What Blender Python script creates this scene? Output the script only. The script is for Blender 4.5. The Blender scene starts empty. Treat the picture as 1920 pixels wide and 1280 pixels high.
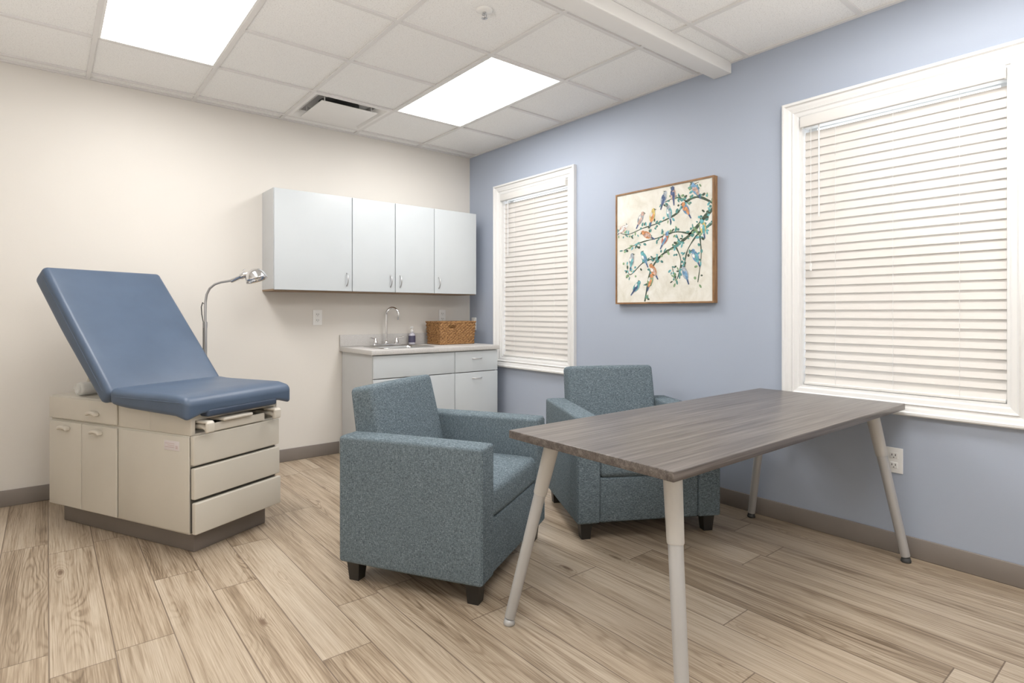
import bpy, bmesh, math, random
from mathutils import Vector, Matrix
random.seed(7)
scene = bpy.context.scene
COL = scene.collection
H = 2.705

# ---------------------------------------------------------------- node helpers
def new_mat(name):
    m = bpy.data.materials.new(name); m.use_nodes = True
    nt = m.node_tree; nt.nodes.clear()
    out = nt.nodes.new('ShaderNodeOutputMaterial')
    b = nt.nodes.new('ShaderNodeBsdfPrincipled')
    nt.links.new(b.outputs[0], out.inputs[0])
    return m, nt, b, out
def setin(nt, sock, v):
    if isinstance(v, bpy.types.NodeSocket): nt.links.new(v, sock)
    elif v is not None:
        if isinstance(v, (tuple, list)) and len(v) == 3 and sock.type == 'RGBA': v = (*v, 1)
        sock.default_value = v
def M_(nt, op, a, b=None, c=None, clamp=False):
    n = nt.nodes.new('ShaderNodeMath'); n.operation = op; n.use_clamp = clamp
    setin(nt, n.inputs[0], a)
    if b is not None: setin(nt, n.inputs[1], b)
    if c is not None: setin(nt, n.inputs[2], c)
    return n.outputs[0]
def objco(nt):
    return nt.nodes.new('ShaderNodeTexCoord').outputs['Object']
def sep(nt, v):
    n = nt.nodes.new('ShaderNodeSeparateXYZ'); nt.links.new(v, n.inputs[0]); return n.outputs
def comb(nt, x, y, z):
    n = nt.nodes.new('ShaderNodeCombineXYZ')
    for i, q in enumerate((x, y, z)): setin(nt, n.inputs[i], q)
    return n.outputs[0]
def scalev(nt, v, s):
    n = nt.nodes.new('ShaderNodeVectorMath'); n.operation = 'MULTIPLY'
    nt.links.new(v, n.inputs[0]); n.inputs[1].default_value = s; return n.outputs[0]
def noise(nt, v, scale=1, detail=2, rough=.5, dist=0):
    n = nt.nodes.new('ShaderNodeTexNoise'); nt.links.new(v, n.inputs['Vector'])
    n.inputs['Scale'].default_value = scale; n.inputs['Detail'].default_value = detail
    n.inputs['Roughness'].default_value = rough; n.inputs['Distortion'].default_value = dist
    return n.outputs[0]
def wnoise(nt, v):
    n = nt.nodes.new('ShaderNodeTexWhiteNoise'); n.noise_dimensions = '3D'
    nt.links.new(v, n.inputs['Vector']); return n.outputs['Value']
def ramp(nt, f, stops):
    n = nt.nodes.new('ShaderNodeValToRGB'); nt.links.new(f, n.inputs[0])
    e = n.color_ramp.elements
    while len(e) < len(stops): e.new(.5)
    for i, (p, c) in enumerate(stops):
        e[i].position = p; e[i].color = (*c, 1) if len(c) == 3 else c
    return n.outputs[0]
def mixc(nt, f, a, b, mode='MIX'):
    n = nt.nodes.new('ShaderNodeMix'); n.data_type = 'RGBA'; n.blend_type = mode
    setin(nt, n.inputs[0], f); setin(nt, n.inputs[6], a); setin(nt, n.inputs[7], b)
    return n.outputs[2]
def bump(nt, b, h, strength=.2, dist=.01):
    n = nt.nodes.new('ShaderNodeBump'); n.inputs['Strength'].default_value = strength
    n.inputs['Distance'].default_value = dist
    nt.links.new(h, n.inputs['Height']); nt.links.new(n.outputs[0], b.inputs['Normal'])
def mat(name, col, rough=.5, metal=0, var=.04, vs=6, bs=0, bsc=200, spec=.5, coat=0):
    m, nt, b, o = new_mat(name)
    v = objco(nt)
    n = noise(nt, v, vs, 3)
    c2 = tuple(max(0, x*(1-var)) for x in col); c3 = tuple(min(1, x*(1+var)) for x in col)
    nt.links.new(ramp(nt, n, [(.3, c2), (.7, c3)]), b.inputs['Base Color'])
    b.inputs['Roughness'].default_value = rough; b.inputs['Metallic'].default_value = metal
    b.inputs['Specular IOR Level'].default_value = spec
    b.inputs['Coat Weight'].default_value = coat
    if bs: bump(nt, b, noise(nt, v, bsc, 2), bs, .002)
    return m

m_beige = mat('paint_beige', (.75, .72, .675), .6, var=.012, vs=1.5, bs=.15, bsc=250, spec=.3)
m_blue = mat('paint_blue', (.405, .455, .550), .5, var=.012, vs=1.5, bs=.15, bsc=250, spec=.35)
m_white = mat('white_trim_paint', (.80, .798, .79), .4, var=.003)
m_grid = mat('white_metal_grid', (.73, .715, .70), .45, var=.01)
m_vent = mat('vent_white', (.82, .81, .79), .45, var=.01)
m_beam = mat('beam_paint', (.80, .785, .76), .5, var=.01)
m_base = mat('vinyl_baseboard', (.235, .205, .185), .5, var=.04)
m_chrome = mat('chrome', (.75, .75, .76), .12, 1, var=.02)
m_nickel = mat('brushed_nickel', (.55, .55, .56), .3, 1, var=.03)
m_cab = mat('cabinet_laminate', (.565, .60, .622), .35, var=.01)
m_cabside = mat('cabinet_side', (.55, .56, .565), .4, var=.015)
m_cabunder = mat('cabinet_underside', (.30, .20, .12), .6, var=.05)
m_dark = mat('dark_gap', (.03, .03, .03), .8)
m_duct = mat('duct_metal', (.62, .61, .60), .5)
m_ductd = mat('duct_opening', (.09, .09, .09), .6)
m_gap = mat('shadow_gap', (.14, .13, .115), .7)
m_black = mat('black_wood', (.02, .018, .016), .4, var=.2)
m_exam = mat('cream_enamel', (.61, .575, .505), .38, var=.02, vs=4)
m_exam2 = mat('cream_plastic', (.65, .605, .53), .35, var=.02)
m_toe = mat('brown_plinth', (.185, .158, .14), .5, var=.05)
m_roll = mat('white_towel', (.85, .85, .83), .9, bs=.5, bsc=300)
m_outlet = mat('outlet_plastic', (.86, .86, .85), .35, var=.005)
m_slot = mat('slot_dark', (.05, .05, .05), .6)
m_silver = mat('silver_paint', (.47, .468, .465), .35, .2, var=.03)
m_cream_leg = mat('cream_cast', (.54, .53, .51), .4, var=.02)
m_sink = mat('stainless_steel', (.6, .6, .59), .28, 1, var=.05, vs=20)
m_soapb = mat('clear_white_plastic', (.50, .49, .55), .25)
m_soapl = mat('purple_label', (.06, .055, .10), .4)
m_cable = mat('black_cable', (.02, .02, .02), .5)
m_bulb = mat('frosted_bulb', (.9, .9, .88), .4)
m_sticker = mat('pale_sticker', (.70, .65, .66), .5)
m_red = mat('red_print', (.48, .30, .30), .5)

# vinyl
m_vinyl, nt, b, o = new_mat('blue_vinyl')
v = objco(nt)
c = ramp(nt, noise(nt, v, 5, 3), [(.3, (.070, .104, .163)), (.7, (.082, .120, .186))])
nt.links.new(c, b.inputs['Base Color']); b.inputs['Roughness'].default_value = .40
bump(nt, b, noise(nt, v, 350, 3), .12, .001)
m_vinyld = mat('dark_blue_vinyl', (.040, .060, .10), .5)

# fabric
m_fab, nt, b, o = new_mat('heather_fabric')
v = objco(nt)
a1 = noise(nt, scalev(nt, v, (95, 95, 520)), 1, 3, .65)
a2 = noise(nt, scalev(nt, v, (520, 420, 95)), 1, 3, .65)
a3 = noise(nt, scalev(nt, v, (95, 520, 330)), 1, 2, .6)
s = M_(nt, 'ADD', M_(nt, 'ADD', a1, a2), a3)
s = M_(nt, 'DIVIDE', s, 3.0)
c = ramp(nt, s, [(.38, (.045, .056, .066)), (.46, (.108, .140, .163)), (.53, (.158, .202, .229)), (.63, (.32, .375, .41))])
nt.links.new(c, b.inputs['Base Color']); b.inputs['Roughness'].default_value = .95
b.inputs['Specular IOR Level'].default_value = .15
bump(nt, b, s, .4, .003)

# floor
m_floor, nt, b, o = new_mat('plank_floor')
v = objco(nt); X, Y, Z = sep(nt, v)
PW, PL = .18, 1.22
px = M_(nt, 'DIVIDE', M_(nt, 'ADD', X, 3.244 + PW*20), PW)
ix = M_(nt, 'FLOOR', px); fx = M_(nt, 'FRACT', px)
off = wnoise(nt, comb(nt, ix, 3.3, 0.0))
py = M_(nt, 'ADD', M_(nt, 'DIVIDE', Y, PL), M_(nt, 'ADD', M_(nt, 'MULTIPLY', off, 1.0), 20.0))
iy = M_(nt, 'FLOOR', py); fy = M_(nt, 'FRACT', py)
rnd = wnoise(nt, comb(nt, ix, iy, 1.7))
rnd2 = wnoise(nt, comb(nt, ix, iy, 9.1))
rnd3 = wnoise(nt, comb(nt, ix, iy, 5.3))
gz = M_(nt, 'MULTIPLY', rnd, 61.0)
vor = nt.nodes.new('ShaderNodeTexVoronoi'); vor.feature = 'F1'
nt.links.new(comb(nt, M_(nt, 'MULTIPLY', X, 5.5), M_(nt, 'MULTIPLY', Y, 1.7), gz), vor.inputs['Vector'])
vor.inputs['Scale'].default_value = 1
kd = vor.outputs['Distance']
kfall = M_(nt, 'EXPONENT', M_(nt, 'MULTIPLY', kd, -6.0))
g = noise(nt, comb(nt, M_(nt, 'MULTIPLY', X, 5.5), M_(nt, 'MULTIPLY', Y, .45), gz), 1, 1.0, .45, .0)
g = M_(nt, 'ADD', g, M_(nt, 'MULTIPLY', kfall, .20))
wob = noise(nt, comb(nt, M_(nt, 'MULTIPLY', X, 60.0), M_(nt, 'MULTIPLY', Y, 6.0), gz), 1, 2, .5)
rings = M_(nt, 'SINE', M_(nt, 'ADD', M_(nt, 'MULTIPLY', g, 190.0), M_(nt, 'MULTIPLY', wob, 4.0)))
rings = M_(nt, 'MULTIPLY_ADD', rings, .5, .5)
rings = M_(nt, 'POWER', rings, 3.0)
rmask = noise(nt, comb(nt, M_(nt, 'MULTIPLY', X, 5.0), M_(nt, 'MULTIPLY', Y, 1.0), M_(nt, 'ADD', gz, 31.0)), 1, 1, .5)
rmask = M_(nt, 'MULTIPLY', M_(nt, 'SUBTRACT', rmask, .46), 5.0, clamp=True)
rmask = M_(nt, 'MAXIMUM', rmask, M_(nt, 'MULTIPLY', kfall, 1.5, clamp=True))
fine = noise(nt, comb(nt, M_(nt, 'MULTIPLY', X, 240.0), M_(nt, 'MULTIPLY', Y, 4.0), gz), 1, 3, .65)
broad = noise(nt, comb(nt, M_(nt, 'MULTIPLY', X, 22.0), M_(nt, 'MULTIPLY', Y, .9), M_(nt, 'ADD', gz, 7.0)), 1, 3.0, .55)
val = M_(nt, 'ADD', M_(nt, 'MULTIPLY', broad, .36), M_(nt, 'MULTIPLY', fine, .50))
val = M_(nt, 'SUBTRACT', val, M_(nt, 'MULTIPLY', M_(nt, 'MULTIPLY', rings, rmask), .095))
val = M_(nt, 'ADD', val, M_(nt, 'MULTIPLY', M_(nt, 'SUBTRACT', rnd2, .5), .10))
c = ramp(nt, val, [(.25, (.19, .135, .088)), (.35, (.33, .25, .173)), (.43, (.445, .355, .260)), (.55, (.57, .48, .372))])
c = mixc(nt, M_(nt, 'MULTIPLY', rnd3, .22), c, mixc(nt, 1.0, c, (.80, .84, .88), 'MULTIPLY'))
kn = M_(nt, 'MULTIPLY', M_(nt, 'SUBTRACT', .085, kd), 18.0, clamp=True)
c = mixc(nt, M_(nt, 'MULTIPLY', kn, .85), c, (.15, .09, .055))
e1 = M_(nt, 'LESS_THAN', fx, .024)
e2 = M_(nt, 'LESS_THAN', fy, .0036)
seam = M_(nt, 'MAXIMUM', e1, e2)
c = mixc(nt, M_(nt, 'MULTIPLY', seam, .75), c, (.12, .082, .058))
nt.links.new(c, b.inputs['Base Color']); b.inputs['Roughness'].default_value = .38
b.inputs['Specular IOR Level'].default_value = .4
bump(nt, b, M_(nt, 'SUBTRACT', M_(nt, 'MULTIPLY', fine, .3), seam), .15, .002)

# table laminate
m_top, nt, b, o = new_mat('grey_wood_laminate')
v = objco(nt)
f1 = noise(nt, scalev(nt, v, (1.6, 60, 60)), 1, 4, .6)
f2 = noise(nt, scalev(nt, v, (3, 300, 300)), 1, 2, .6)
s = M_(nt, 'ADD', M_(nt, 'MULTIPLY', f1, .6), M_(nt, 'MULTIPLY', f2, .4))
c = ramp(nt, s, [(.35, (.058, .048, .043)), (.5, (.116, .100, .091)), (.64, (.195, .172, .157))])
nt.links.new(c, b.inputs['Base Color']); b.inputs['Roughness'].default_value = .34

# worktop laminate
m_work, nt, b, o = new_mat('worktop_laminate')
v = objco(nt)
c = ramp(nt, noise(nt, v, 260, 3), [(.35, (.50, .485, .47)), (.65, (.63, .615, .60))])
nt.links.new(c, b.inputs['Base Color']); b.inputs['Roughness'].default_value = .35

# ceiling tile
m_tile, nt, b, o = new_mat('ceiling_tile')
v = objco(nt)
p = noise(nt, v, 190, 2, .6)
c = ramp(nt, p, [(.30, (.66, .65, .635)), (.42, (.85, .845, .83)), (.6, (.89, .885, .87))])
nt.links.new(c, b.inputs['Base Color']); b.inputs['Roughness'].default_value = .95
bump(nt, b, p, .2, .002)

# basket wicker
m_wick, nt, b, o = new_mat('wicker')
v = objco(nt)
c = ramp(nt, noise(nt, scalev(nt, v, (60, 60, 160)), 1, 3, .6), [(.35, (.13, .055, .02)), (.5, (.32, .16, .055)), (.68, (.50, .29, .12))])
nt.links.new(c, b.inputs['Base Color']); b.inputs['Roughness'].default_value = .6
# frame wood
m_fw, nt, b, o = new_mat('oak_frame')
v = objco(nt)
c = ramp(nt, noise(nt, scalev(nt, v, (60, 12, 12)), 1, 3, .6), [(.35, (.20, .10, .04)), (.65, (.34, .19, .085))])
nt.links.new(c, b.inputs['Base Color']); b.inputs['Roughness'].default_value = .5
# canvas
m_canvas, nt, b, o = new_mat('painted_canvas')
v = objco(nt)
c = ramp(nt, noise(nt, v, 9, 5, .65, .6), [(.3, (.66, .63, .54)), (.5, (.76, .74, .67)), (.7, (.83, .82, .77))])
nt.links.new(c, b.inputs['Base Color']); b.inputs['Roughness'].default_value = .8

# blinds
m_slat, nt, b, o = new_mat('blind_slat')
n = noise(nt, objco(nt), 4, 2)
cc = ramp(nt, n, [(.3, (.715, .685, .65)), (.7, (.735, .705, .67))])
nt.links.new(cc, b.inputs['Base Color']); b.inputs['Roughness'].default_value = .55
tr = nt.nodes.new('ShaderNodeBsdfTranslucent'); tr.inputs[0].default_value = (.85, .80, .74, 1)
mx = nt.nodes.new('ShaderNodeMixShader'); mx.inputs[0].default_value = .05
nt.links.new(b.outputs[0], mx.inputs[1]); nt.links.new(tr.outputs[0], mx.inputs[2])
nt.links.new(mx.outputs[0], o.inputs[0])
m_blindw = mat('blind_rail', (.76, .745, .72), .4, var=.004)

m_glass, nt, b, o = new_mat('window_glass')
nt.nodes.remove(b)
t = nt.nodes.new('ShaderNodeBsdfTransparent'); gl = nt.nodes.new('ShaderNodeBsdfGlossy')
gl.inputs['Roughness'].default_value = .02
n = noise(nt, objco(nt), 2, 1)
mx = nt.nodes.new('ShaderNodeMixShader')
nt.links.new(M_(nt, 'MULTIPLY_ADD', n, .01, .06), mx.inputs[0])
nt.links.new(t.outputs[0], mx.inputs[1]); nt.links.new(gl.outputs[0], mx.inputs[2]); nt.links.new(mx.outputs[0], o.inputs[0])

m_emit, nt, b, o = new_mat('light_lens')
b.inputs['Base Color'].default_value = (.9, .9, .9, 1)
b.inputs['Emission Color'].default_value = (1, .985, .965, 1)
b.inputs['Emission Strength'].default_value = 11.5

# ---------------------------------------------------------------- mesh builder
class MB:
    def __init__(s): s.v = []; s.f = []; s.m = []; s.s = []
    def add(s, vs, fs, M=None, mi=0, sm=False):
        o = len(s.v)
        for p in vs:
            p = Vector(p)
            if M is not None: p = M @ p
            s.v.append(p)
        for f in fs:
            s.f.append([i+o for i in f]); s.m.append(mi); s.s.append(sm)
        return s
    def box(s, lo, hi, r=0, k=2, n=1, puff=None, M=None, mi=0, fn=None):
        lo = Vector(lo); hi = Vector(hi)
        lo, hi = Vector([min(lo[i], hi[i]) for i in range(3)]), Vector([max(lo[i], hi[i]) for i in range(3)])
        c = (lo+hi)/2; h = (hi-lo)/2
        if r <= 0 and fn is None and not puff:
            vs = [(x, y, z) for x in (lo.x, hi.x) for y in (lo.y, hi.y) for z in (lo.z, hi.z)]
            fs = [(0, 1, 3, 2), (4, 6, 7, 5), (0, 4, 5, 1), (2, 3, 7, 6), (0, 2, 6, 4), (1, 5, 7, 3)]
            return s.add(vs, fs, M, mi)
        r = max(1e-4, min(r, min(h)*.98))
        ax = []
        for i in range(3):
            inn = h[i]-r
            t = [r*math.tan(j/k*math.pi/4) for j in range(1, k+1)]
            a = [-inn-q for q in reversed(t)] + [-inn+2*inn*j/n for j in range(n+1)] + [inn+q for q in t]
            ax.append(a)
        idx = {}; vs = []
        N = [len(a) for a in ax]
        def vid(i, j, l):
            key = (i, j, l)
            if key in idx: return idx[key]
            p = Vector((ax[0][i], ax[1][j], ax[2][l]))
            q = Vector([max(-(h[m]-r), min(h[m]-r, p[m])) for m in range(3)])
            d = p-q
            p = q+d.normalized()*r if d.length > 1e-9 else p
            if puff:
                u = [max(0, 1-(p[m]/h[m])**2) for m in range(3)]
                for m in range(3):
                    a_, b_ = [w for w in range(3) if w != m]
                    p[m] += puff[m]*(p[m]/h[m])*math.sqrt(u[a_]*u[b_])
            p = p+c
            if fn: p = Vector(fn(p))
            idx[key] = len(vs); vs.append(p); return idx[key]
        fs = []
        for (A, B, D) in ((0, 1, 2), (1, 2, 0), (2, 0, 1)):
            for e in (0, N[D]-1):
                for i in range(N[A]-1):
                    for j in range(N[B]-1):
                        q = []
                        for (ii, jj) in ((i, j), (i+1, j), (i+1, j+1), (i, j+1)):
                            t = [0, 0, 0]; t[A] = ii; t[B] = jj; t[D] = e
                            q.append(vid(*t))
                        fs.append(q if e else q[::-1])
        return s.add(vs, fs, M, mi, True)
    def tube(s, pts, rad, seg=12, M=None, mi=0, cap=True):
        pts = [Vector(p) for p in pts]
        if not isinstance(rad, (list, tuple)): rad = [rad]*len(pts)
        T = []
        for i in range(len(pts)):
            a = pts[max(0, i-1)]; b_ = pts[min(len(pts)-1, i+1)]
            T.append((b_-a).normalized())
        up = Vector((0, 0, 1)) if abs(T[0].z) < .9 else Vector((1, 0, 0))
        nrm = T[0].cross(up).normalized()
        vs = []; fs = []
        for i, p in enumerate(pts):
            nrm = (nrm - T[i]*nrm.dot(T[i])).normalized()
            bi = T[i].cross(nrm)
            for j in range(seg):
                a = 2*math.pi*j/seg
                vs.append(p+(nrm*math.cos(a)+bi*math.sin(a))*rad[i])
        for i in range(len(pts)-1):
            for j in range(seg):
                k = (j+1) % seg
                fs.append((i*seg+j, i*seg+k, (i+1)*seg+k, (i+1)*seg+j))
        s.add(vs, fs, M, mi, True)
        if cap:
            n = len(pts)-1
            s.add([vs[j] for j in range(seg)], [tuple(range(seg))], M, mi)
            s.add([vs[n*seg+j] for j in range(seg)], [tuple(range(seg))], M, mi)
        return s
    def lathe(s, prof, seg=24, M=None, mi=0):
        vs = []; fs = []
        for (r, z) in prof:
            for j in range(seg):
                a = 2*math.pi*j/seg
                vs.append((max(r, 1e-5)*math.cos(a), max(r, 1e-5)*math.sin(a), z))
        for i in range(len(prof)-1):
            for j in range(seg):
                k = (j+1) % seg
                fs.append((i*seg+j, i*seg+k, (i+1)*seg+k, (i+1)*seg+j))
        return s.add(vs, fs, M, mi, True)
    def rect_sweep(s, y0, y1, z0, z1, prof, M=None, mi=0, close=True):
        vs = []; fs = []; n = len(prof)
        for (i_, p) in prof:
            vs += [(-p, y0+i_, z0+i_), (-p, y1-i_, z0+i_), (-p, y1-i_, z1-i_), (-p, y0+i_, z1-i_)]
        rng = range(n) if close else range(n-1)
        for i in rng:
            for j in range(4):
                k = (j+1) % 4; i2 = (i+1) % n
                fs.append((i*4+j, i*4+k, i2*4+k, i2*4+j))
        return s.add(vs, fs, M, mi)
    def obj(s, name, mats, parent=None, label=None):
        me = bpy.data.meshes.new(name)
        me.from_pydata([tuple(p) for p in s.v], [], s.f)
        if not isinstance(mats, (list, tuple)): mats = [mats]
        for m in mats: me.materials.append(m)
        for i, p in enumerate(me.polygons):
            p.material_index = s.m[i]; p.use_smooth = s.s[i]
        bm = bmesh.new(); bm.from_mesh(me)
        bmesh.ops.recalc_face_normals(bm, faces=bm.faces)
        bm.to_mesh(me); bm.free(); me.update()
        o = bpy.data.objects.new(name, me); COL.objects.link(o)
        if parent: o.parent = parent
        if label: o['label'] = label
        return o
def root(name, loc, rz=0, label='', cat='', group=None, kind=None):
    e = bpy.data.objects.new(name, None); COL.objects.link(e)
    e.location = loc; e.rotation_euler = (0, 0, rz); e.empty_display_size = .1
    tag(e, label, cat, group, kind); return e
def tag(e, label='', cat='', group=None, kind=None):
    if label: e['label'] = label
    if cat: e['category'] = cat
    if group: e['group'] = group
    if kind: e['kind'] = kind
    return e
def copy_thing(r, loc, rz=None, label=None):
    def rec(o, par):
        n = o.copy(); COL.objects.link(n)
        if par is not None: n.parent = par
        for ch in o.children: rec(ch, n)
        return n
    n = rec(r, None); n.location = loc
    if rz is not None: n.rotation_euler = (0, 0, rz)
    if label: n['label'] = label
    return n
def struct(o, cat, label):
    return tag(o, label, cat, kind='structure')
TR = Matrix.Translation
def RX(a): return Matrix.Rotation(a, 4, 'X')
def RY(a): return Matrix.Rotation(a, 4, 'Y')
def RZ(a): return Matrix.Rotation(a, 4, 'Z')

# ---------------------------------------------------------------- room shell
XL, YF = -4.87, -5.95
struct(MB().box((XL-.1, YF-.1, -.1), (.14, .1, 0)).obj('floor', m_floor), 'floor', 'light tan wood-look vinyl plank floor')
struct(MB().box((XL-.1, 0, 0), (.14, .1, H+.3)).obj('wall_back', m_beige), 'wall', 'warm beige painted wall behind the cabinets')
struct(MB().box((XL-.1, YF, 0), (XL, 0, H+.3)).obj('wall_left', m_beige), 'wall', 'warm beige painted side wall')
struct(MB().box((XL-.1, YF-.1, 0), (.14, YF, H+.3)).obj('wall_front', m_beige), 'wall', 'warm beige painted wall')
W1 = (-1.47, -.42); W2 = (-4.18, -3.11); ZO = (.685, 2.35); CW = .086
def op(w): return (w[0]+CW, w[1]-CW)
zo0, zo1 = ZO[0]+CW, ZO[1]-CW
b = MB()
ys = [YF, op(W2)[0], op(W2)[1], op(W1)[0], op(W1)[1], 0]
for i in range(5):
    if i in (1, 3):
        b.box((0, ys[i], 0), (.14, ys[i+1], zo0)); b.box((0, ys[i], zo1), (.14, ys[i+1], H+.3))
    else: b.box((0, ys[i], 0), (.14, ys[i+1], H+.3))
struct(b.obj('wall_right', m_blue), 'wall', 'periwinkle blue painted wall with two windows')

# ceiling
gx = [0]+[-.60-.61*k for k in range(8)]
gy = [0, -.12, -.73, -1.34, -1.95, -2.56, -2.67, -2.79, -2.90, -3.51, -4.12, -4.73, -5.34, YF]
def inhole(x0, x1, y0, y1):
    cx, cy = (x0+x1)/2, (y0+y1)/2
    for hx0, hx1, hy0, hy1 in holes:
        if hx0 < cx < hx1 and hy0 < cy < hy1: return True
    return False
LIGHTS = [(-1.21, -.60, -1.95, -.73), (-3.04, -2.43, -1.95, -.73), (-1.21, -.60, -4.73, -3.51), (-3.04, -2.43, -4.73, -3.51)]
VENT = (-1.82, -1.21, -.73, -.12)
holes = LIGHTS+[VENT]
b = MB()
for i in range(len(gx)-1):
    for j in range(len(gy)-1):
        x1, x0 = gx[i], gx[i+1]; y1, y0 = gy[j], gy[j+1]
        if inhole(x0, x1, y0, y1): continue
        b.box((x0, y0, H+.010), (x1, y1, H+.026))
ceil = struct(b.obj('ceiling', m_tile), 'ceiling', 'suspended ceiling of speckled white acoustic tiles')
b = MB(); g = .012
b.box((XL, YF, H+.12), (0, 0, H+.14))
b.obj('ceiling_deck', m_dark, ceil)
b = MB()
def seg_ok(cx, cy):
    for hx0, hx1, hy0, hy1 in LIGHTS:
        if hx0+.02 < cx < hx1-.02 and hy0+.02 < cy < hy1-.02: return False
    return True
GT = H+.0095
for x in gx[1:-1]:
    b.box((x-g, -2.67, H), (x+g, 0, GT)); b.box((x-g, YF, H), (x+g, -2.79, GT))
for y in gy[1:-1]:
    if y in (-2.67, -2.79): continue
    for i in range(len(gx)-1):
        if seg_ok((gx[i]+gx[i+1])/2, y):
            b.box((gx[i+1]+g, y-g, H), (gx[i]-g if i else 0, y+g, GT))
w = .022
b.box((XL, -w, H-.001), (0, 0, GT)); b.box((-w, YF, H-.001), (0, -w, GT))
b.box((XL, YF, H-.001), (XL+w, -w, GT)); b.box((XL, YF, H-.001), (0, YF+w, GT))
b.obj('ceiling_grid', m_grid, ceil, 'white metal tee grid')
tb = MB().box((XL+.001, -2.79, H-.062), (-.001, -2.67, H+.009), .006, 2).obj('trim_1', m_beam)
struct(tb, 'ceiling beam', 'slim off-white boxed beam dropped across the ceiling')

def bb(name, lo, hi, lab):
    struct(MB().box(lo, hi, .004, 1).obj(name, m_base), 'baseboard', lab)
bb('baseboard_back', (XL, -.010, 0), (-1.34, 0, .10), 'taupe vinyl baseboard along the beige wall')
bb('baseboard_right', (-.010, YF, 0), (0, -.012, .10), 'taupe vinyl baseboard along the blue wall')
bb('baseboard_left', (XL, YF+.012, 0), (XL+.010, -.012, .10), 'taupe vinyl baseboard')
bb('baseboard_front', (XL, YF, 0), (-.012, YF+.010, .10), 'taupe vinyl baseboard')

# ---------------------------------------------------------------- windows & blinds
def window(name, w, lab):
    y0, y1 = w; yc = (y0+y1)/2
    r = root(name, (0, yc, ZO[0]), 0, lab, 'window', kind='structure')
    hw = (y1-y0)/2; hh = ZO[1]-ZO[0]
    prof = [(0, 0), (0, .030), (.006, .036), (.016, .036), (.021, .024), (.034, .021), (.050, .014), (.056, .022), (.063, .015), (.080, .012), (CW, .009), (CW, 0)]
    MB().rect_sweep(-hw, hw, 0, hh, prof).obj('casing', m_white, r)
    hi_ = hw-CW
    MB().rect_sweep(-hi_, hi_, CW, hh-CW, [(0, .002), (.012, .002), (.012, -.13), (0, -.13)]).obj('jamb', m_white, r)
    b = MB()
    z0, z1 = CW+.012, hh-CW-.012; q = hi_-.012; zm = (z0+z1)/2
    b.rect_sweep(-q, q, z0, zm+.02, [(0, -.075), (.04, -.075), (.04, -.10), (0, -.10)])
    b.rect_sweep(-q, q, zm-.02, z1, [(0, -.101), (.04, -.101), (.04, -.125), (0, -.125)])
    b.obj('sash', m_white, r)
    b = MB()
    b.box((.086, -q+.04, z0+.04), (.089, q-.04, zm-.02)); b.box((.112, -q+.04, zm+.02), (.115, q-.04, z1-.04))
    b.obj('glass', m_glass, r)
    return r
window('window_1', W1, 'white framed double-hung window with closed blinds beside the cabinets')
window('window_2', W2, 'white framed double-hung window with closed blinds beside the table')

def blind(w):
    y0, y1 = op(w); yc = (y0+y1)/2; q = (y1-y0)/2-.018
    r = root('window_blind', (.030, yc, zo0+.013), 0, 'closed cream faux-wood slatted blind hanging inside a white window', 'window blind', 'cream slatted window blinds')
    top = zo1-zo0-.026
    Q = q+.004
    MB().box((-.058, -Q, top-.050), (-.048, Q, top+.008), .003, 1).box((-.050, -Q, top-.050), (-.024, -Q+.006, top+.0)).box((-.050, Q-.006, top-.050), (-.024, Q, top+.0)).obj('valance', m_blindw, r)
    MB().box((-.022, -q, top-.045), (.026, q, top-.004)).obj('headrail', m_blindw, r)
    b = MB(); pitch = .0445; z = .038; n = 0
    while z < top-.05:
        f = z/top
        tilt = math.radians(77.5 if f > .36 else 68+9.5*(f/.36))
        tilt += math.radians(random.uniform(-.3, .3))
        M = TR((0, 0, z)) @ RY(-tilt)
        b.box((-.0255, -q, -.0016), (.0255, q, .0016), M=M)
        z += pitch; n += 1
    b.obj('slats', m_slat, r)
    MB().box((-.022, -q, .001), (.022, q, .016), .004, 1).obj('bottom_rail', m_blindw, r)
    b = MB()
    for yy in (-q*.62, 0, q*.62):
        b.tube([(-.0215, yy, .01), (-.0215, yy, top-.05)], .0010, 6)
    b.tube([(-.035, q*.80, top-.55), (-.035, q*.80, top-.05)], .004, 8)
    b.tube([(-.034, q*.90, top-.80), (-.033, q*.90, top-.05)], .0014, 6)
    b.tube([(-.034, q*.90, top-.84), (-.034, q*.90, top-.80)], .006, 8)
    b.obj('cord', m_white, r)
    return r
blind(W1)
blind(W2)

# ---------------------------------------------------------------- ceiling fixtures
def light(lx):
    x0, x1, y0, y1 = lx
    r = root('ceiling_light', ((x0+x1)/2, (y0+y1)/2, H), 0, 'lit recessed rectangular white ceiling light panel', 'ceiling light', 'recessed ceiling light panels')
    hx, hy = (x1-x0)/2-g, (y1-y0)/2-g
    b = MB()
    f = .012
    b.box((-hx, -hy, .001), (hx, -hy+f, .06)); b.box((-hx, hy-f, .001), (hx, hy, .06))
    b.box((-hx, -hy+f, .001), (-hx+f, hy-f, .06)); b.box((hx-f, -hy+f, .001), (hx, hy-f, .06))
    b.obj('light_frame', m_vent, r)
    MB().box((-hx+f, -hy+f, .006), (hx-f, hy-f, .012)).obj('light_lens', m_emit, r, 'glowing white diffuser lens')
    return r
lr = light(LIGHTS[0])
for L in LIGHTS[1:]:
    copy_thing(lr, ((L[0]+L[1])/2, (L[2]+L[3])/2, H))

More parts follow.
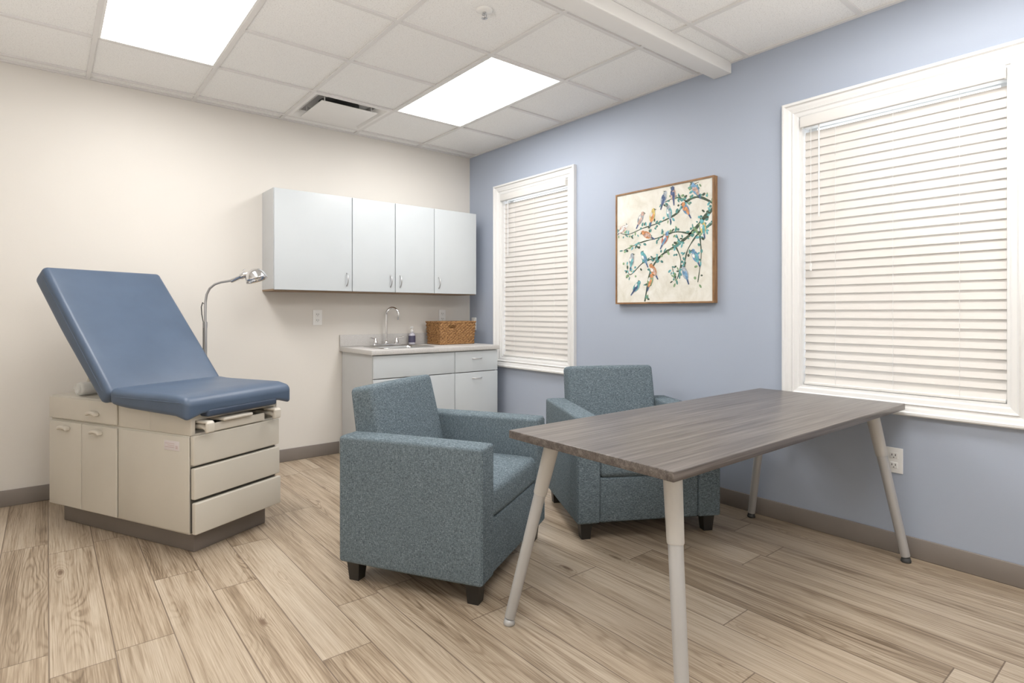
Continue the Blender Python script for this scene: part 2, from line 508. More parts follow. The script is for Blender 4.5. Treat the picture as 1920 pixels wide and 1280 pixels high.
r = root('air_diffuser', ((VENT[0]+VENT[1])/2, (VENT[2]+VENT[3])/2, H), 0, 'white square ceiling air vent with a drop plate', 'ceiling vent')
h = .305-g
b = MB()
def ringz(b, rings, mi=0):
    vs = []; fs = []
    for (a, z) in rings: vs += [(-a, -a, z), (a, -a, z), (a, a, z), (-a, a, z)]
    for i in range(len(rings)-1):
        for j in range(4):
            k = (j+1) % 4; fs.append((i*4+j, i*4+k, i*4+4+k, i*4+4+j))
    b.add(vs, fs, None, mi)
ringz(b, [(h, .001), (h-.022, .001), (h-.075, .040), (h-.075, .042), (h-.020, .004), (h, .004), (h, .001)])
b.obj('vent_frame', m_vent, r)
b = MB(); ringz(b, [(h-.075, .040), (h-.080, .070), (.001, .070)])
b.lathe([(.02, .055), (.145, .055), (.15, .058), (.15, .069), (.02, .069)], 32, mi=1)
b.obj('duct', [m_duct, m_ductd], r)
b = MB().box((-.215, -.215, -.016), (.215, .215, -.008), .003, 1)
for sx in (-.18, .18):
    for sy in (-.18, .18): b.tube([(sx, sy, -.008), (sx, sy, .065)], .004, 6)
b.obj('vent_plate', m_vent, r)

r = root('fire_sprinkler', (-1.53, -2.32, H+.010), 0, 'small pendent sprinkler with white collar in the ceiling', 'sprinkler')
MB().lathe([(0, .0), (.042, 0), (.045, -.003), (.034, -.010), (.018, -.014), (0, -.014)]).obj('collar', m_vent, r)
b = MB().lathe([(0, -.012), (.009, -.012), (.009, -.020), (0, -.020)])
b.tube([(.008, 0, -.018), (.013, 0, -.030), (.004, 0, -.042)], .0022, 6)
b.tube([(-.008, 0, -.018), (-.013, 0, -.030), (-.004, 0, -.042)], .0022, 6)
b.tube([(0, 0, -.018), (0, 0, -.042)], .0018, 6)
b.lathe([(0, -.042), (.015, -.042), (.016, -.044), (0, -.044)])
b.obj('sprinkler_head', m_nickel, r)

# ---------------------------------------------------------------- upper cabinets
UZ0, UZ1 = 1.345, 2.105
def pull(parent, x, y, z, vert=True, L=.10):
    pts = []
    for i in range(9):
        t = i/8; a = (t-.5)*L; d = -.028*math.sin(math.pi*t)**.6 if 0 < t < 1 else 0
        pts.append((x, y+d, z+a) if vert else (x+a, y+d, z))
    b = MB().tube(pts, [.0055]+[.0045]*7+[.0055], 8)
    return b.obj('handle', m_nickel, parent, 'brushed nickel arched handle')
def ucab(x0, x1, doors, lab):
    xc = (x0+x1)/2; hw = (x1-x0)/2
    r = root('wall_cabinet', (xc, 0, UZ0), 0, lab, 'cabinet', 'pale grey wall cabinets')
    hh = UZ1-UZ0; D = .275; t = .018
    b = MB()
    b.box((-hw, -D, .012), (-hw+t, -.001, hh)); b.box((hw-t, -D, .012), (hw, -.001, hh))
    b.box((-hw+t, -D, hh-t), (hw-t, -.001, hh)); b.box((-hw+t, -.012, .012), (hw-t, -.001, hh-t))
    b.box((-hw+t, -D+.001, hh/2-.009), (hw-t, -.012, hh/2+.009))
    b.box((-hw, -D, 0), (hw, -.001, .012), mi=1)
    b.obj('body', [m_cabside, m_cabunder], r)
    g_ = .0025
    for (a, c, hs) in doors:
        d = MB().box((a-xc+g_, -D-.020, .006), (c-xc-g_, -D-.001, hh-.003), .003, 2).obj('door', m_cab, r)
        hx = (c-xc-.045) if hs > 0 else (a-xc+.045)
        pull(d, hx, -D-.020, .10)
    return r
ucab(-1.955, -1.351, [(-1.955, -1.351, 1)], 'pale grey single-door wall cabinet above an outlet')
ucab(-1.3505, -.588, [(-1.351, -.969, 1), (-.969, -.587, -1)], 'pale grey two-door wall cabinet above the sink')
ucab(-.5875, -.13, [(-.587, -.13, -1)], 'pale grey single-door wall cabinet next to the blue wall')

# ---------------------------------------------------------------- base cabinets
CT = .893
def carcass(r, hw, D, hh):
    t = .018; b = MB()
    b.box((-hw, -D, 0), (-hw+t, -.012, hh)); b.box((hw-t, -D, 0), (hw, -.012, hh))
    b.box((-hw+t, -D, .10), (hw-t, -.012, .118)); b.box((-hw+t, -.020, .118), (hw-t, -.012, hh))
    b.box((-hw+t, -D+.07, 0), (hw-t, -D+.085, .10)); b.box((-hw+t, -D, hh-.03), (hw-t, -D+.02, hh))
    b.obj('body', m_cabside, r)
BD = .585; BH = CT-.038
x0, x1, xm = -1.318, -.118, -.574
xc = (x0+xm)/2; hw = (xm-x0)/2-.0005
r = root('sink_cabinet', (xc, 0, 0), 0, 'pale grey base cabinet with two doors under the sink', 'cabinet')
carcass(r, hw, BD, BH)
MB().box((-hw+.002, -BD-.02, .672), (hw-.002, -BD-.001, BH-.008), .003, 2).obj('drawer_front', m_cab, r)
for (a, c, s_) in ((-hw, 0, 1), (0, hw, -1)):
    d = MB().box((a+.002, -BD-.02, .105), (c-.002, -BD-.001, .666), .003, 2).obj('door', m_cab, r)
    pull(d, (c-.045) if s_ > 0 else (a+.045), -BD-.02, .58)
xc = (xm+x1)/2; hw = (x1-xm)/2-.0005
r = root('base_cabinet', (xc, 0, 0), 0, 'pale grey narrow base cabinet with a drawer above a door', 'cabinet')
carcass(r, hw, BD, BH)
d = MB().box((-hw+.002, -BD-.02, .672), (hw-.002, -BD-.001, BH-.008), .003, 2).obj('drawer', m_cab, r)
pull(d, 0, -BD-.02, .785, False)
d = MB().box((-hw+.002, -BD-.02, .105), (hw-.002, -BD-.001, .666), .003, 2).obj('door', m_cab, r)
pull(d, 0, -BD-.02, .615, False)

# worktop
wx0, wx1, wy0 = -1.338, -.108, -.622
sx0, sx1, sy0, sy1 = -1.17, -.73, -.50, -.14
r = root('worktop', ((wx0+wx1)/2, -.3, CT-.038), 0, 'light grey speckled laminate worktop with low backsplash', 'worktop')
T = TR((-(wx0+wx1)/2, .3, -(CT-.038)))
b = MB(); zt0, zt1 = CT-.037, CT
b.box((wx0, wy0, zt0), (sx0+.012, -.001, zt1), .003, 1, M=T); b.box((sx1-.012, wy0, zt0), (wx1, -.001, zt1), .003, 1, M=T)
b.box((sx0+.010, wy0, zt0), (sx1-.010, sy0+.012, zt1), .003, 1, M=T); b.box((sx0+.010, sy1-.012, zt0), (sx1-.010, -.001, zt1), .003, 1, M=T)
b.obj('countertop', m_work, r)
MB().box((wx0, -.020, CT), (wx1, -.001, CT+.10), .003, 1, M=T).obj('backsplash', m_work, r)
# sink
r = root('sink', ((sx0+sx1)/2, (sy0+sy1)/2, CT+.001), 0, 'stainless steel drop-in sink set into the worktop', 'sink')
hx, hy = (sx1-sx0)/2, (sy1-sy0)/2
b = MB()
def rr(hx, hy, rad, z, n=6):
    out = []
    for cx, cy, a0 in ((hx-rad, hy-rad, 0), (-hx+rad, hy-rad, 90), (-hx+rad, -hy+rad, 180), (hx-rad, -hy+rad, 270)):
        for i in range(n+1):
            a = math.radians(a0+90*i/n); out.append((cx+rad*math.cos(a), cy+rad*math.sin(a), z))
    return out
loops = [rr(hx+.02, hy+.02, .04, 0), rr(hx+.02, hy+.02, .04, .004), rr(hx+.005, hy+.005, .04, .006), rr(hx-.018, hy-.018, .04, .002),
         rr(hx-.022, hy-.022, .05, -.02), rr(hx-.03, hy-.03, .05, -.15), rr(hx-.06, hy-.06, .05, -.17), rr(.03, .03, .029, -.175)]
n = len(loops[0]); vs = sum(loops, []); fs = []
for i in range(len(loops)-1):
    for j in range(n):
        k = (j+1) % n; fs.append((i*n+j, i*n+k, i*n+n+k, i*n+n+j))
b.add(vs, fs, None, 0, True)
b.obj('basin', m_sink, r)
MB().lathe([(0, -.176), (.04, -.176), (.041, -.172), (.02, -.174), (0, -.178)]).obj('drain', m_chrome, r)
# faucet
fx, fy = -.95, -.088
r = root('faucet', (fx, fy, CT), 0, 'chrome gooseneck faucet with two wing handles behind the sink', 'faucet')
b = MB(); b.box((-.125, -.022, .001), (.125, .022, .018), .01, 3)
b.obj('base_plate', m_chrome, r)
pts = [(0, 0, .015), (0, 0, .10), (0, 0, .24)]
for i in range(13):
    a = math.pi - math.pi*i/12*1.1
    pts.append((.06*(1+math.cos(a))*.55, -.06*(1+math.cos(a))*.85-.0, .27+.06*math.sin(a)))
pts.append((pts[-1][0], pts[-1][1]+.003, pts[-1][2]-.025))
b = MB().lathe([(0, .016), (.02, .016), (.018, .03), (.012, .045), (0, .045)]).tube(pts, .0095, 12)
b.obj('spout', m_chrome, r)
for sx in (-.10, .10):
    b = MB().lathe([(0, .015), (.021, .015), (.02, .035), (.012, .05), (.013, .062), (.009, .07), (0, .07)], M=TR((sx, 0, 0)))
    b.tube([(sx, 0, .058), (sx+math.copysign(.025, sx), -.01, .066), (sx+math.copysign(.058, sx), -.02, .072)], [.006, .006, .008], 8)
    b.obj('tap_handle', m_chrome, r)
# soap bottle
r = root('soap_bottle', (-.694, -.085, CT), 0, 'small pump soap bottle with dark purple label beside the faucet', 'soap bottle')
MB().lathe([(0, .001), (.028, .001), (.031, .008), (.031, .085), (.024, .10), (.012, .106), (.012, .112), (0, .112)]).obj('bottle', m_soapb, r)
MB().lathe([(.0315, .02), (.0318, .021), (.0318, .08), (.0315, .081)]).obj('bottle_label', m_soapl, r)
b = MB().lathe([(0, .110), (.014, .110), (.014, .126), (.006, .128), (.005, .15), (.012, .152), (.012, .162), (0, .163)])
b.tube([(0, 0, .157), (-.02, -.02, .158), (-.03, -.03, .150)], [.006, .005, .004], 8)
b.obj('pump', m_white, r)
# basket
r = root('wicker_basket', (-.352, -.20, CT), 0, 'brown woven wicker storage basket on the worktop', 'basket')
bw, bd, bh = .192, .12, .20
per = []
NX, NY = 40, 24
for i in range(NX): per.append((-1+2*i/NX, -1, 0, -1))
for i in range(NY): per.append((1, -1+2*i/NY, 1, 0))
for i in range(NX): per.append((1-2*i/NX, 1, 0, 1))
for i in range(NY): per.append((-1, 1-2*i/NY, -1, 0))
rows = 26; vs = []; fs = []; P = len(per)
for k in range(rows+1):
    z = .004+(bh-.008)*k/rows; sc = .93+.07*k/rows
    for j, (ux, uy, nx, ny) in enumerate(per):
        d = .0055*(math.sin(math.pi*j/2+.785)*(1 if (k//2) % 2 else -1) + (-.6 if k % 2 else .4)) if 0 < k < rows else 0
        vs.append((ux*bw*sc+nx*d, uy*bd*sc+ny*d, z))
for k in range(rows):
    for j in range(P):
        j2 = (j+1) % P
        if 19 <= k <= 22 and (10 <= j <= 16 or 16 <= j-(NX+NY) <= 24): continue
        fs.append((k*P+j, k*P+j2, (k+1)*P+j2, (k+1)*P+j))
b = MB().add(vs, fs, None, 0, True)
b.box((-bw*.92, -bd*.92, .002), (bw*.92, bd*.92, .008))
o = b.obj('basket_body', m_wick, r)
so = o.modifiers.new('solid', 'SOLIDIFY'); so.thickness = .005; so.offset = 0
b = MB()
for zz, sc in ((bh-.003, 1.0), (bh+.004, 1.01), (.008, .94)):
    c_ = [(-bw*sc, -bd*sc, zz), (bw*sc, -bd*sc, zz), (bw*sc, bd*sc, zz), (-bw*sc, bd*sc, zz)]
    for i in range(4): b.tube([c_[i], c_[(i+1) % 4]], .006, 8)
b.obj('rim', m_wick, r)

# ---------------------------------------------------------------- outlets
def outlet(loc, rz, lab, s_=1):
    r = root('wall_outlet', loc, rz, lab, 'outlet', 'white duplex wall outlets')
    MB().box((-.038*s_, -.006, -.062*s_), (.038*s_, -.0005, .062*s_), .004, 2).obj('cover_plate', m_outlet, r)
    for z in (-.024, .024):
        b = MB().box((-.017, -.009, z-.015), (.017, -.005, z+.015), .003, 2)
        b.box((-.009, -.0098, z-.002), (-.006, -.0085, z+.008), mi=1); b.box((.006, -.0098, z-.002), (.009, -.0085, z+.008), mi=1)
        b.tube([(0, -.0098, z-.009), (0, -.0085, z-.009)], .0025, 8, mi=1)
        b.obj('socket', [m_outlet, m_slot], r)
    return r
o1 = outlet((-1.524, 0, 1.141), 0, 'white duplex outlet on the beige wall')
copy_thing(o1, (-.322, 0, 1.145), 0)
copy_thing(o1, (0, -3.654, .455), math.radians(-90), 'white duplex outlet low on the blue wall')
copy_thing(o1, (0, -.075, 1.07), math.radians(-90), 'white duplex outlet on the blue wall by the worktop')

# ---------------------------------------------------------------- exam table
r = root('exam_table', (-2.47, -1.406, 0), math.radians(26.7), 'cream medical exam table with raised blue vinyl backrest', 'exam table')
hw = .265; Ln = 1.16
MB().box((-.222, .035, 0), (.215, 1.12, .104), .004, 1).obj('plinth', m_toe, r, 'dark brown recessed plinth')
b = MB()
b.box((-hw, .012, .102), (hw, Ln, .585), .008, 2)
b.box((-hw, .30, .583), (hw, Ln, .718), .008, 2)
b.box((-hw, .0, .583), (-hw+.025, .31, .690), .005, 1); b.box((hw-.025, .0, .583), (hw, .31, .690), .005, 1)
b.box((-hw+.02, .0, .655), (hw-.02, .31, .688), .004, 1)
b.box((-hw+.02, .0, .583), (hw-.02, .31, .592))
b.box((-hw+.006, .008, .11), (hw-.006, .0125, .43), mi=1)
b.obj('body', [m_exam, m_gap], r)
for (z0, z1, yo) in ((.440, .584, -.002), (.276, .427, -.006), (.108, .261, -.014)):
    b = MB()
    b.box((-hw+.001, yo-.018, z0), (hw-.001, yo+.010, z1), .006, 2)
    b.box((-hw+.012, yo, z0+.01), (hw-.012, .04, z1-.010))
    b.obj('drawer', m_exam, r)
def grip(parent, y, z, L=.085):
    def fn(p):
        t = (p.y-y)/(L/2)
        return (p.x, p.y, p.z - .010*(t*t) + .004)
    MB().box((-hw-.040, y-L/2, z-.010), (-hw-.010, y+L/2, z+.010), .008, 3, n=8, fn=fn).obj('handle', m_exam2, parent, 'cream moulded finger pull')
d = MB().box((-hw-.012, .555, .594), (-hw-.0005, Ln-.003, .712), .004, 2).obj('drawer', m_exam, r)
grip(d, .74, .645)
for (a, c, hy) in ((.555, .855, .71), (.861, Ln-.003, 1.0)):
    d = MB().box((-hw-.012, a, .112), (-hw-.0005, c, .578), .004, 2).obj('door', m_exam, r)
    grip(d, hy, .548)
MB().box((-hw-.006, .006, .112), (-hw-.0005, .548, .578), .003, 1).obj('side_panel', m_exam, r)
b = MB().box((-hw-.0075, .075, .505), (-hw-.006, .185, .552), .001, 1)
for i in range(3): b.box((-hw-.0080, .11, .538-.009*i), (-hw-.0074, .178-.02*(i == 1), .5395-.009*i), mi=1)
for i in range(4): b.box((-hw-.0080, .085, .516+.004*i), (-hw-.0074, .100, .5175+.004*i), mi=1)
b.obj('sticker', [m_sticker, m_red], r, 'pale pinkish sticker with small print')
b = MB()
b.box((-.16, -.02, .590), (.16, .20, .606), .005, 2); b.box((-.16, -.022, .590), (.16, -.012, .632), .005, 2)
b.box((-.12, -.05, .636), (.06, .15, .654), .008, 2)
b.obj('tray', m_exam2, r, 'cream pull-out tray')
for sx in (-.212, .205):
    b = MB()
    b.tube([(sx, .25, .622), (sx, .05, .622), (sx, -.02, .624), (sx, -.045, .616), (sx, -.052, .596)], [.012, .012, .014, .014, .012], 10)
    b.box((sx-.022, -.075, .598), (sx+.022, -.055, .650), .009, 3, M=TR((0, 0, 0)))
    b.box((sx-.02, -.07, .640), (sx+.02, .02, .655), .007, 3)
    b.obj('stirrup', m_exam2, r, 'folded cream metal foot stirrup')
def seatfn(p):
    x, y, z = p
    e = max(0, (abs(x)-.22)/.10)
    if z < .738: z -= .030*min(1, e)**1.5*max(0, 1-max(0, y+.04)/.7)
    if y < .04: z -= .018*((.04-y)/.08)**2
    if y > .40: z += .010*((y-.40)/.135)**2
    return (x, y, z)
b = MB().box((-.326, -.050, .708), (.326, .535, .787), .028, 4, n=10, puff=(.003, .003, .004), fn=seatfn)
for sx in (-1, 1):
    b.tube([(sx*.3285, -.01, .754), (sx*.3288, .2, .754), (sx*.3285, .48, .754)], .0022, 6)
b.obj('seat', m_vinyl, r, 'blue vinyl seat cushion')
MB().box((-.215, -.055, .672), (.215, .30, .710), .013, 3).obj('footrest', m_vinyld, r, 'dark blue sliding footrest cushion')
ang = math.radians(48.6)
Mb = TR((0, .525, .775)) @ RX(ang)
def backfn(p):
    x, a, z = p
    if z > -.05:
        z -= .012*math.sin(math.pi*min(1, max(0, (a-.25)/.6)))*max(0, 1-(x/.33)**2)
    z -= .024*min(1, max(0, a/.5))*max(0, min(1, (-.02-z)/.06))
    return (x, a, z)
b = MB().box((-.334, -.015, -.092), (.334, .890, 0.004), .028, 4, n=10, fn=backfn, M=Mb)
for sx in (-1, 1):
    b.tube([(sx*.334, .04, -.035), (sx*.334, .84, -.035)], .0022, 6, M=Mb)
b.obj('backrest', m_vinyl, r, 'blue vinyl backrest cushion raised at an angle')
b = MB().box((-.27, .30, -.126), (.27, .80, -.112), .004, 1, M=Mb)
for sx in (-.12, .12): b.tube([(sx, 1.10, .716), (sx, .93, 1.03)], .012, 10)
b.obj('backrest_support', m_exam, r, 'cream steel backing plate with struts')
th = math.radians(26.7)
def ex(x, y, z): return Vector((-2.47+x*math.cos(th)-y*math.sin(th), -1.406+x*math.sin(th)+y*math.cos(th), z))
r2 = root('towel_roll', ex(-.07, .955, .7185), th, 'white rolled towel on the deck behind the backrest', 'towel')
b = MB()
b.lathe([(0, -.17), (.012, -.172), (.022, -.168), (.034, -.165), (.037, -.155), (.037, .155), (.034, .165), (.012, .17), (0, .17)], 24, M=TR((0, 0, .0375)) @ RY(math.pi/2))
sp = []
for i in range(50):
    a = i*.42; rr_ = .034-.0006*i
    sp.append((-.172, rr_*math.cos(a), .0375+rr_*math.sin(a)))
b.tube(sp, .0016, 6)
b.obj('towel', m_roll, r2)

# ---------------------------------------------------------------- exam lamp
r = root('floor_lamp', (-2.427, -.40, 0), math.radians(-39.15), 'chrome gooseneck exam lamp standing behind the exam table', 'lamp')
MB().lathe([(0, .001), (.12, .001), (.125, .012), (.11, .025), (.03, .035), (.018, .05), (0, .05)], 32).obj('base', m_nickel, r)
MB().tube([(0, 0, .03), (0, 0, 1.10)], .011, 14).tube([(0, 0, 1.08), (0, 0, 1.12)], .013, 14).obj('pole', m_nickel, r)
gp = [(0, 0, 1.11), (0, 0, 1.18), (.001, 0, 1.25), (.008, 0, 1.30), (.028, 0, 1.342), (.062, 0, 1.370), (.105, 0, 1.385), (.150, 0, 1.392), (.188, 0, 1.399)]
MB().tube(gp, .0075, 12).obj('gooseneck', m_nickel, r)
Ms = TR((.180, 0, 1.396)) @ RY(math.radians(90-24))
b = MB().lathe([(0, -.01), (.013, -.01), (.015, .0), (.015, .055), (.020, .062), (.020, .095), (.012, .105), (.012, .125), (0, .125)], 20, M=Ms)
b.tube([(.255, 0, 1.44), (.250, 0, 1.464), (.262, 0, 1.470)], .004, 8)
b.obj('lamp_socket', m_chrome, r)
Ms2 = TR((.318, 0, 1.472)) @ RY(math.radians(160))
prof = [(0, 0), (.020, .002), (.038, .010), (.053, .024), (.063, .043), (.068, .066), (.070, .080), (.067, .080), (.064, .064), (.059, .044), (.049, .027), (.035, .014), (.018, .007), (0, .006)]
MB().lathe(prof, 36, M=Ms2).obj('lamp_shade', m_chrome, r, 'polished chrome dome shade')
MB().lathe([(0, .010), (.014, .012), (.016, .025), (.026, .042), (.024, .062), (.012, .074), (0, .076)], 20, M=Ms2).obj('bulb', m_bulb, r)
cp = [(-.014, 0, .05), (-.014, 0, .9), (-.014, 0, 1.12), (-.024, 0, 1.17), (-.027, 0, 1.22), (-.018, 0, 1.25), (-.010, 0, 1.24)]
MB().tube(cp, .003, 8).obj('cable', m_cable, r, 'black looped cable')

# ---------------------------------------------------------------- lounge chairs
r = root('lounge_chair', (-1.73, -2.32, 0), math.radians(29.5), 'blue-grey tweed upholstered square-armed lounge chair at the table', 'chair', 'tweed lounge chairs')
for s_ in (-1, 1):
    b = MB().box((s_*.275, -.345, .088), (s_*.402, .347, .640), .014, 3, n=4, puff=(.002, .0, .004))
    b.tube([(s_*.393, -.344, .10), (s_*.393, -.344, .625)], .0028, 6)
    b.obj('armrest', m_fab, r)
MB().box((-.277, -.342, .322), (.277, .20, .452), .028, 4, n=8, puff=(0, .005, .012)).obj('seat', m_fab, r)
MB().box((-.277, -.336, .088), (.277, -.28, .322), .012, 3, n=3).obj('front_panel', m_fab, r)
MB().box((-.277, .27, .088), (.277, .345, .62), .012, 3, n=3).obj('back_panel', m_fab, r)
Mb = TR((0, .215, .36)) @ RX(math.radians(-8))
def bfn(p):
    x, y, z = p
    y += .050*max(0, z)/.49*max(0, min(1, (.10-y)/.165))
    return (x, y, z)
MB().box((-.280, -.065, -.02), (.280, .100, .490), .024, 4, n=8, puff=(.0, .010, .003), M=Mb, fn=bfn).obj('backrest', m_fab, r)
MB().box((-.36, -.31, .080), (.36, .31, .098)).obj('base', m_dark, r)
for sx in (-1, 1):
    for sy in (-1, 1):
        cx, cy = sx*.345, sy*.29
        t0, t1 = .032, .024
        vs = []
        for (z, t) in ((0, t1), (.09, t0)):
            vs += [(cx-t, cy-t, z), (cx+t, cy-t, z), (cx+t, cy+t, z), (cx-t, cy+t, z)]
        MB().add(vs, [(0, 1, 2, 3), (4, 5, 6, 7), (0, 1, 5, 4), (1, 2, 6, 5), (2, 3, 7, 6), (3, 0, 4, 7)]).obj('leg', m_black, r, 'tapered black wooden leg')
copy_thing(r, (-.612, -2.475, 0), math.radians(-29), 'blue-grey tweed upholstered square-armed lounge chair near the blue wall')

# ---------------------------------------------------------------- table
TX0, TX1, TY0, TY1 = -1.915, -.055, -3.716, -2.995
tc = ((TX0+TX1)/2, (TY0+TY1)/2)
r = root('work_table', (tc[0], tc[1], 0), 0, 'rectangular table with grey woodgrain top and splayed metal legs', 'table')
a, c_ = (TX1-TX0)/2, (TY1-TY0)/2
MB().box((-a, -c_, .717), (a, c_, .747), .003, 2).obj('tabletop', m_top, r, 'dark grey woodgrain laminate top')
for sx in (-1, 1):
    for sy in (-1, 1):
        p0 = Vector((sx*(a-.135), sy*(c_-.10), .716)); p1 = Vector((sx*(a-.03), sy*(c_+.012 if sy < 0 else c_+.035), .018))
        d = p1-p0
        L_ = lambda t: p0+d*t
        b = MB()
        b.tube([L_(.0), L_(.03), L_(.30), L_(.305)], [.034, .029, .0255, .024], 20)
        b.box((p0.x-.06, p0.y-.06, .708), (p0.x+.06, p0.y+.06, .717), .003, 1)
        lg = b.obj('leg', m_cream_leg, r, 'splayed leg with pale cast upper sleeve')
        MB().tube([L_(.30), L_(.6), L_(.985)], [.0225, .0215, .020], 20).obj('leg_tube', m_silver, lg, 'silver-grey tube')
        f = L_(1.0)
        MB().lathe([(0, .0005), (.021, .0005), (.022, .006), (.018, .022), (0, .022)], 16, M=TR((f.x, f.y, 0))).obj('leg_foot', m_silver if sx < 0 else m_slot, lg)

# ---------------------------------------------------------------- painting
PY1, PY0 = -1.905, -2.695
PZ0, PZ1 = 1.243, 2.035
W_, Hh = PY1-PY0, PZ1-PZ0
r = root('painting', (0, (PY0+PY1)/2, PZ0), 0, 'framed canvas of colourful birds perched on branches', 'painting')
hw = W_/2; fwid = .012
MB().rect_sweep(-hw, hw, 0, Hh, [(0, .001), (0, .042), (.011, .042), (.011, .001)]).obj('frame', m_fw, r, 'thin brown wooden frame')
cols = {'canvas': None, 'branch': (.06, .09, .06), 'leaf': (.10, .27, .25), 'leaf2': (.22, .34, .18), 'blue': (.16, .30, .46),
        'teal': (.14, .40, .43), 'orange': (.60, .27, .12), 'yellow': (.64, .50, .18), 'grey': (.36, .40, .44), 'rose': (.52, .36, .30), 'white': (.75, .74, .7), 'navy': (.07, .11, .22), 'red': (.5, .16, .10)}
keys = list(cols); mats = [m_canvas]+[mat('paint_'+k, cols[k], .7, var=.4, vs=60) for k in keys[1:]]
KI = {k: i for i, k in enumerate(keys)}
b = MB()
def P3(u, v, d): return (-(.036+d), hw-u*W_, v*Hh)
b.box((-.036, -hw+.011, .011), (-.002, hw-.011, Hh-.011))
def poly(pts, col, d):
    pts = [(min(.98, max(.02, u)), min(.98, max(.02, v))) for u, v in pts]
    b.add([P3(u, v, d) for u, v in pts], [tuple(range(len(pts)))], None, KI[col])
def uv(px_, py_):
    u = (px_-1157)/180.0; u = u + .10*u*(1-u)
    t = 367-35*(px_-1155)/182; bo = 570-2*(px_-1155)/182
    return u, 1-(py_-t)/(bo-t)
def stroke(pts, w0, w1, col='branch', d=.0006):
    P = [uv(*p) for p in pts]
    Q = []
    for i in range(len(P)-1):
        p0 = P[max(0, i-1)]; p1 = P[i]; p2 = P[i+1]; p3 = P[min(len(P)-1, i+2)]
        for k in range(6):
            t = k/6
            Q.append(tuple(.5*((2*p1[m])+(-p0[m]+p2[m])*t+(2*p0[m]-5*p1[m]+4*p2[m]-p3[m])*t*t+(-p0[m]+3*p1[m]-3*p2[m]+p3[m])*t**3) for m in (0, 1)))
    Q.append(P[-1])
    Lf, Rt = [], []
    for i, q in enumerate(Q):
        a_ = Q[max(0, i-1)]; c2 = Q[min(len(Q)-1, i+1)]
        dx, dy = c2[0]-a_[0], c2[1]-a_[1]; l = math.hypot(dx, dy) or 1
        w = (w0+(w1-w0)*i/len(Q))*random.uniform(.65, 1.35)
        Lf.append((q[0]-dy/l*w, q[1]+dx/l*w)); Rt.append((q[0]+dy/l*w, q[1]-dx/l*w))
    for i in range(len(Q)-1): poly([Lf[i], Lf[i+1], Rt[i+1], Rt[i]], col, d)
    return Q
def ell(cx, cy, rx, ry, a, col, d, n=14):
    pts = []
    for i in range(n):
        t = 2*math.pi*i/n; x, y = rx*math.cos(t), ry*math.sin(t)
        pts.append((cx+x*math.cos(a)-y*math.sin(a), cy+x*math.sin(a)+y*math.cos(a)))
    poly(pts, col, d)
S = []
S.append(stroke([(1337, 392), (1318, 412), (1296, 440), (1268, 462), (1240, 482), (1222, 512), (1212, 566)], .016, .006))
S.append(stroke([(1337, 385), (1310, 372), (1288, 380), (1270, 402), (1240, 418), (1210, 428), (1180, 440), (1162, 436)], .011, .003))
S.append(stroke([(1296, 440), (1268, 436), (1240, 446), (1205, 455), (1172, 470)], .008, .003))
S.append(stroke([(1318, 412), (1312, 440), (1314, 480), (1308, 530)], .008, .003))
S.append(stroke([(1268, 462), (1278, 490), (1270, 525), (1262, 500)], .006, .002))
S.append(stroke([(1337, 420), (1312, 436), (1290, 470), (1284, 505)], .008, .004))
S.append(stroke([(1288, 380), (1270, 372), (1240, 385)], .006, .002))
S.append(stroke([(1240, 482), (1210, 492), (1185, 515), (1178, 500)], .006, .002))
S.append(stroke([(1310, 372), (1300, 352), (1310, 344)], .005, .002))
for Q in S:
    for i in range(int(len(Q)*1.3)+4):
        q = random.choice(Q); a_ = random.uniform(0, 6.28); l = random.uniform(.015, .045)
        ell(q[0]+math.cos(a_)*l*1.1, q[1]+math.sin(a_)*l*1.1, random.uniform(.010, .022), random.uniform(.006, .012), a_, random.choice(['leaf', 'leaf', 'leaf2', 'branch', 'teal']), .0008+random.random()*.0002, 8)
birds = [(1247, 374, 70, 'grey', 'navy'), (1264, 366, 95, 'rose', 'navy'), (1304, 358, 120, 'blue', 'rose'), (1287, 394, 120, 'blue', 'orange'),
         (1257, 400, 100, 'teal', 'grey'), (1204, 411, 60, 'grey', 'rose'), (1226, 406, 75, 'yellow', 'orange'), (1170, 430, 30, 'rose', 'white'), (1216, 441, 150, 'orange', 'rose'),
         (1249, 449, 60, 'red', 'blue'), (1317, 428, 100, 'yellow', 'teal'), (1304, 482, 115, 'blue', 'teal'), (1187, 489, 80, 'grey', 'teal'),
         (1211, 484, 115, 'teal', 'blue'), (1228, 507, 120, 'orange', 'rose'), (1286, 514, 110, 'grey', 'blue'), (1196, 538, 50, 'teal', 'navy'), (1222, 527, 70, 'leaf2', 'orange')]
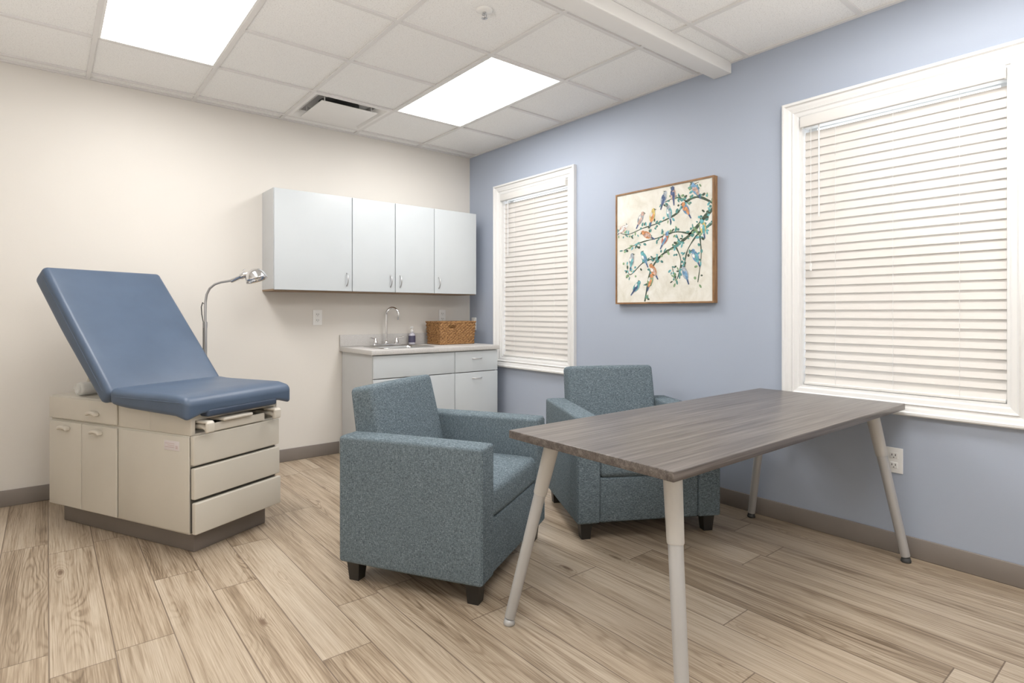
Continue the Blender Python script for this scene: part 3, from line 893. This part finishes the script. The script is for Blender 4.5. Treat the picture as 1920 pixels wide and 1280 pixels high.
for (bx, by, an, c1, c2) in birds:
    u, v = uv(bx, by); a_ = math.radians(an); dx, dy = math.cos(a_), math.sin(a_)
    e = .0016
    poly([(u-dx*.035-dy*.008, v-dy*.035+dx*.008), (u-dx*.095-dy*.004, v-dy*.095+dx*.004), (u-dx*.095+dy*.006, v-dy*.095-dx*.006), (u-dx*.035+dy*.010, v-dy*.035-dx*.010)], 'navy', e)
    ell(u, v, .050, .028, a_, c1, e+.0003)
    ell(u-dx*.018+dy*.004, v-dy*.018-dx*.004, .040, .013, a_-.1, c2, e+.0006)
    ell(u+dx*.012-dy*.012, v+dy*.012+dx*.012, .020, .011, a_, 'white' if random.random() < .5 else c2, e+.0008)
    ell(u+dx*.048, v+dy*.048, .020, .018, a_, c1 if random.random() < .5 else c2, e+.0009)
    s_ = random.choice((-1, 1))
    poly([(u+dx*.055-s_*dy*.010, v+dy*.055+s_*dx*.010), (u+dx*.066-s_*dy*.030, v+dy*.060+s_*dx*.026), (u+dx*.066, v+dy*.066)], 'branch', e+.0011)
b.obj('canvas', mats, r, 'cream canvas painted with birds and leafy branches')

# ---------------------------------------------------------------- world, added fill spots aimed at the ceiling, camera
w = bpy.data.worlds.new('World'); scene.world = w; w.use_nodes = True
bg = w.node_tree.nodes['Background']; bg.inputs[0].default_value = (.84, .92, 1, 1); bg.inputs[1].default_value = 2.5
for (x, y, e) in ((-4.35, -2.9, 80), (-3.3, -5.4, 62), (-.9, -5.2, 46)):  # added out of view to brighten the ceiling; not lamps of the room
    l = bpy.data.lights.new('ceiling_fill_spot', 'SPOT'); l.energy = e; l.spot_size = math.radians(150); l.spot_blend = .6
    l.shadow_soft_size = .15; l.color = (1, .99, .975)
    o = bpy.data.objects.new('ceiling_fill_spot', l); COL.objects.link(o); o.location = (x, y, .75); o.rotation_euler = (math.pi, 0, 0)

cam = bpy.data.cameras.new('Camera'); co = bpy.data.objects.new('Camera', cam); COL.objects.link(co)
co.location = (-3.247, -4.65, 1.185); co.rotation_euler = (math.radians(90), 0, math.radians(-39.15))
cam.sensor_width = 36; cam.lens = 1071/1920*36; cam.shift_y = -55/1920; cam.clip_start = .05
scene.camera = co
scene.view_settings.view_transform = 'Standard'
scene.view_settings.look = 'None'
scene.view_settings.exposure = .32
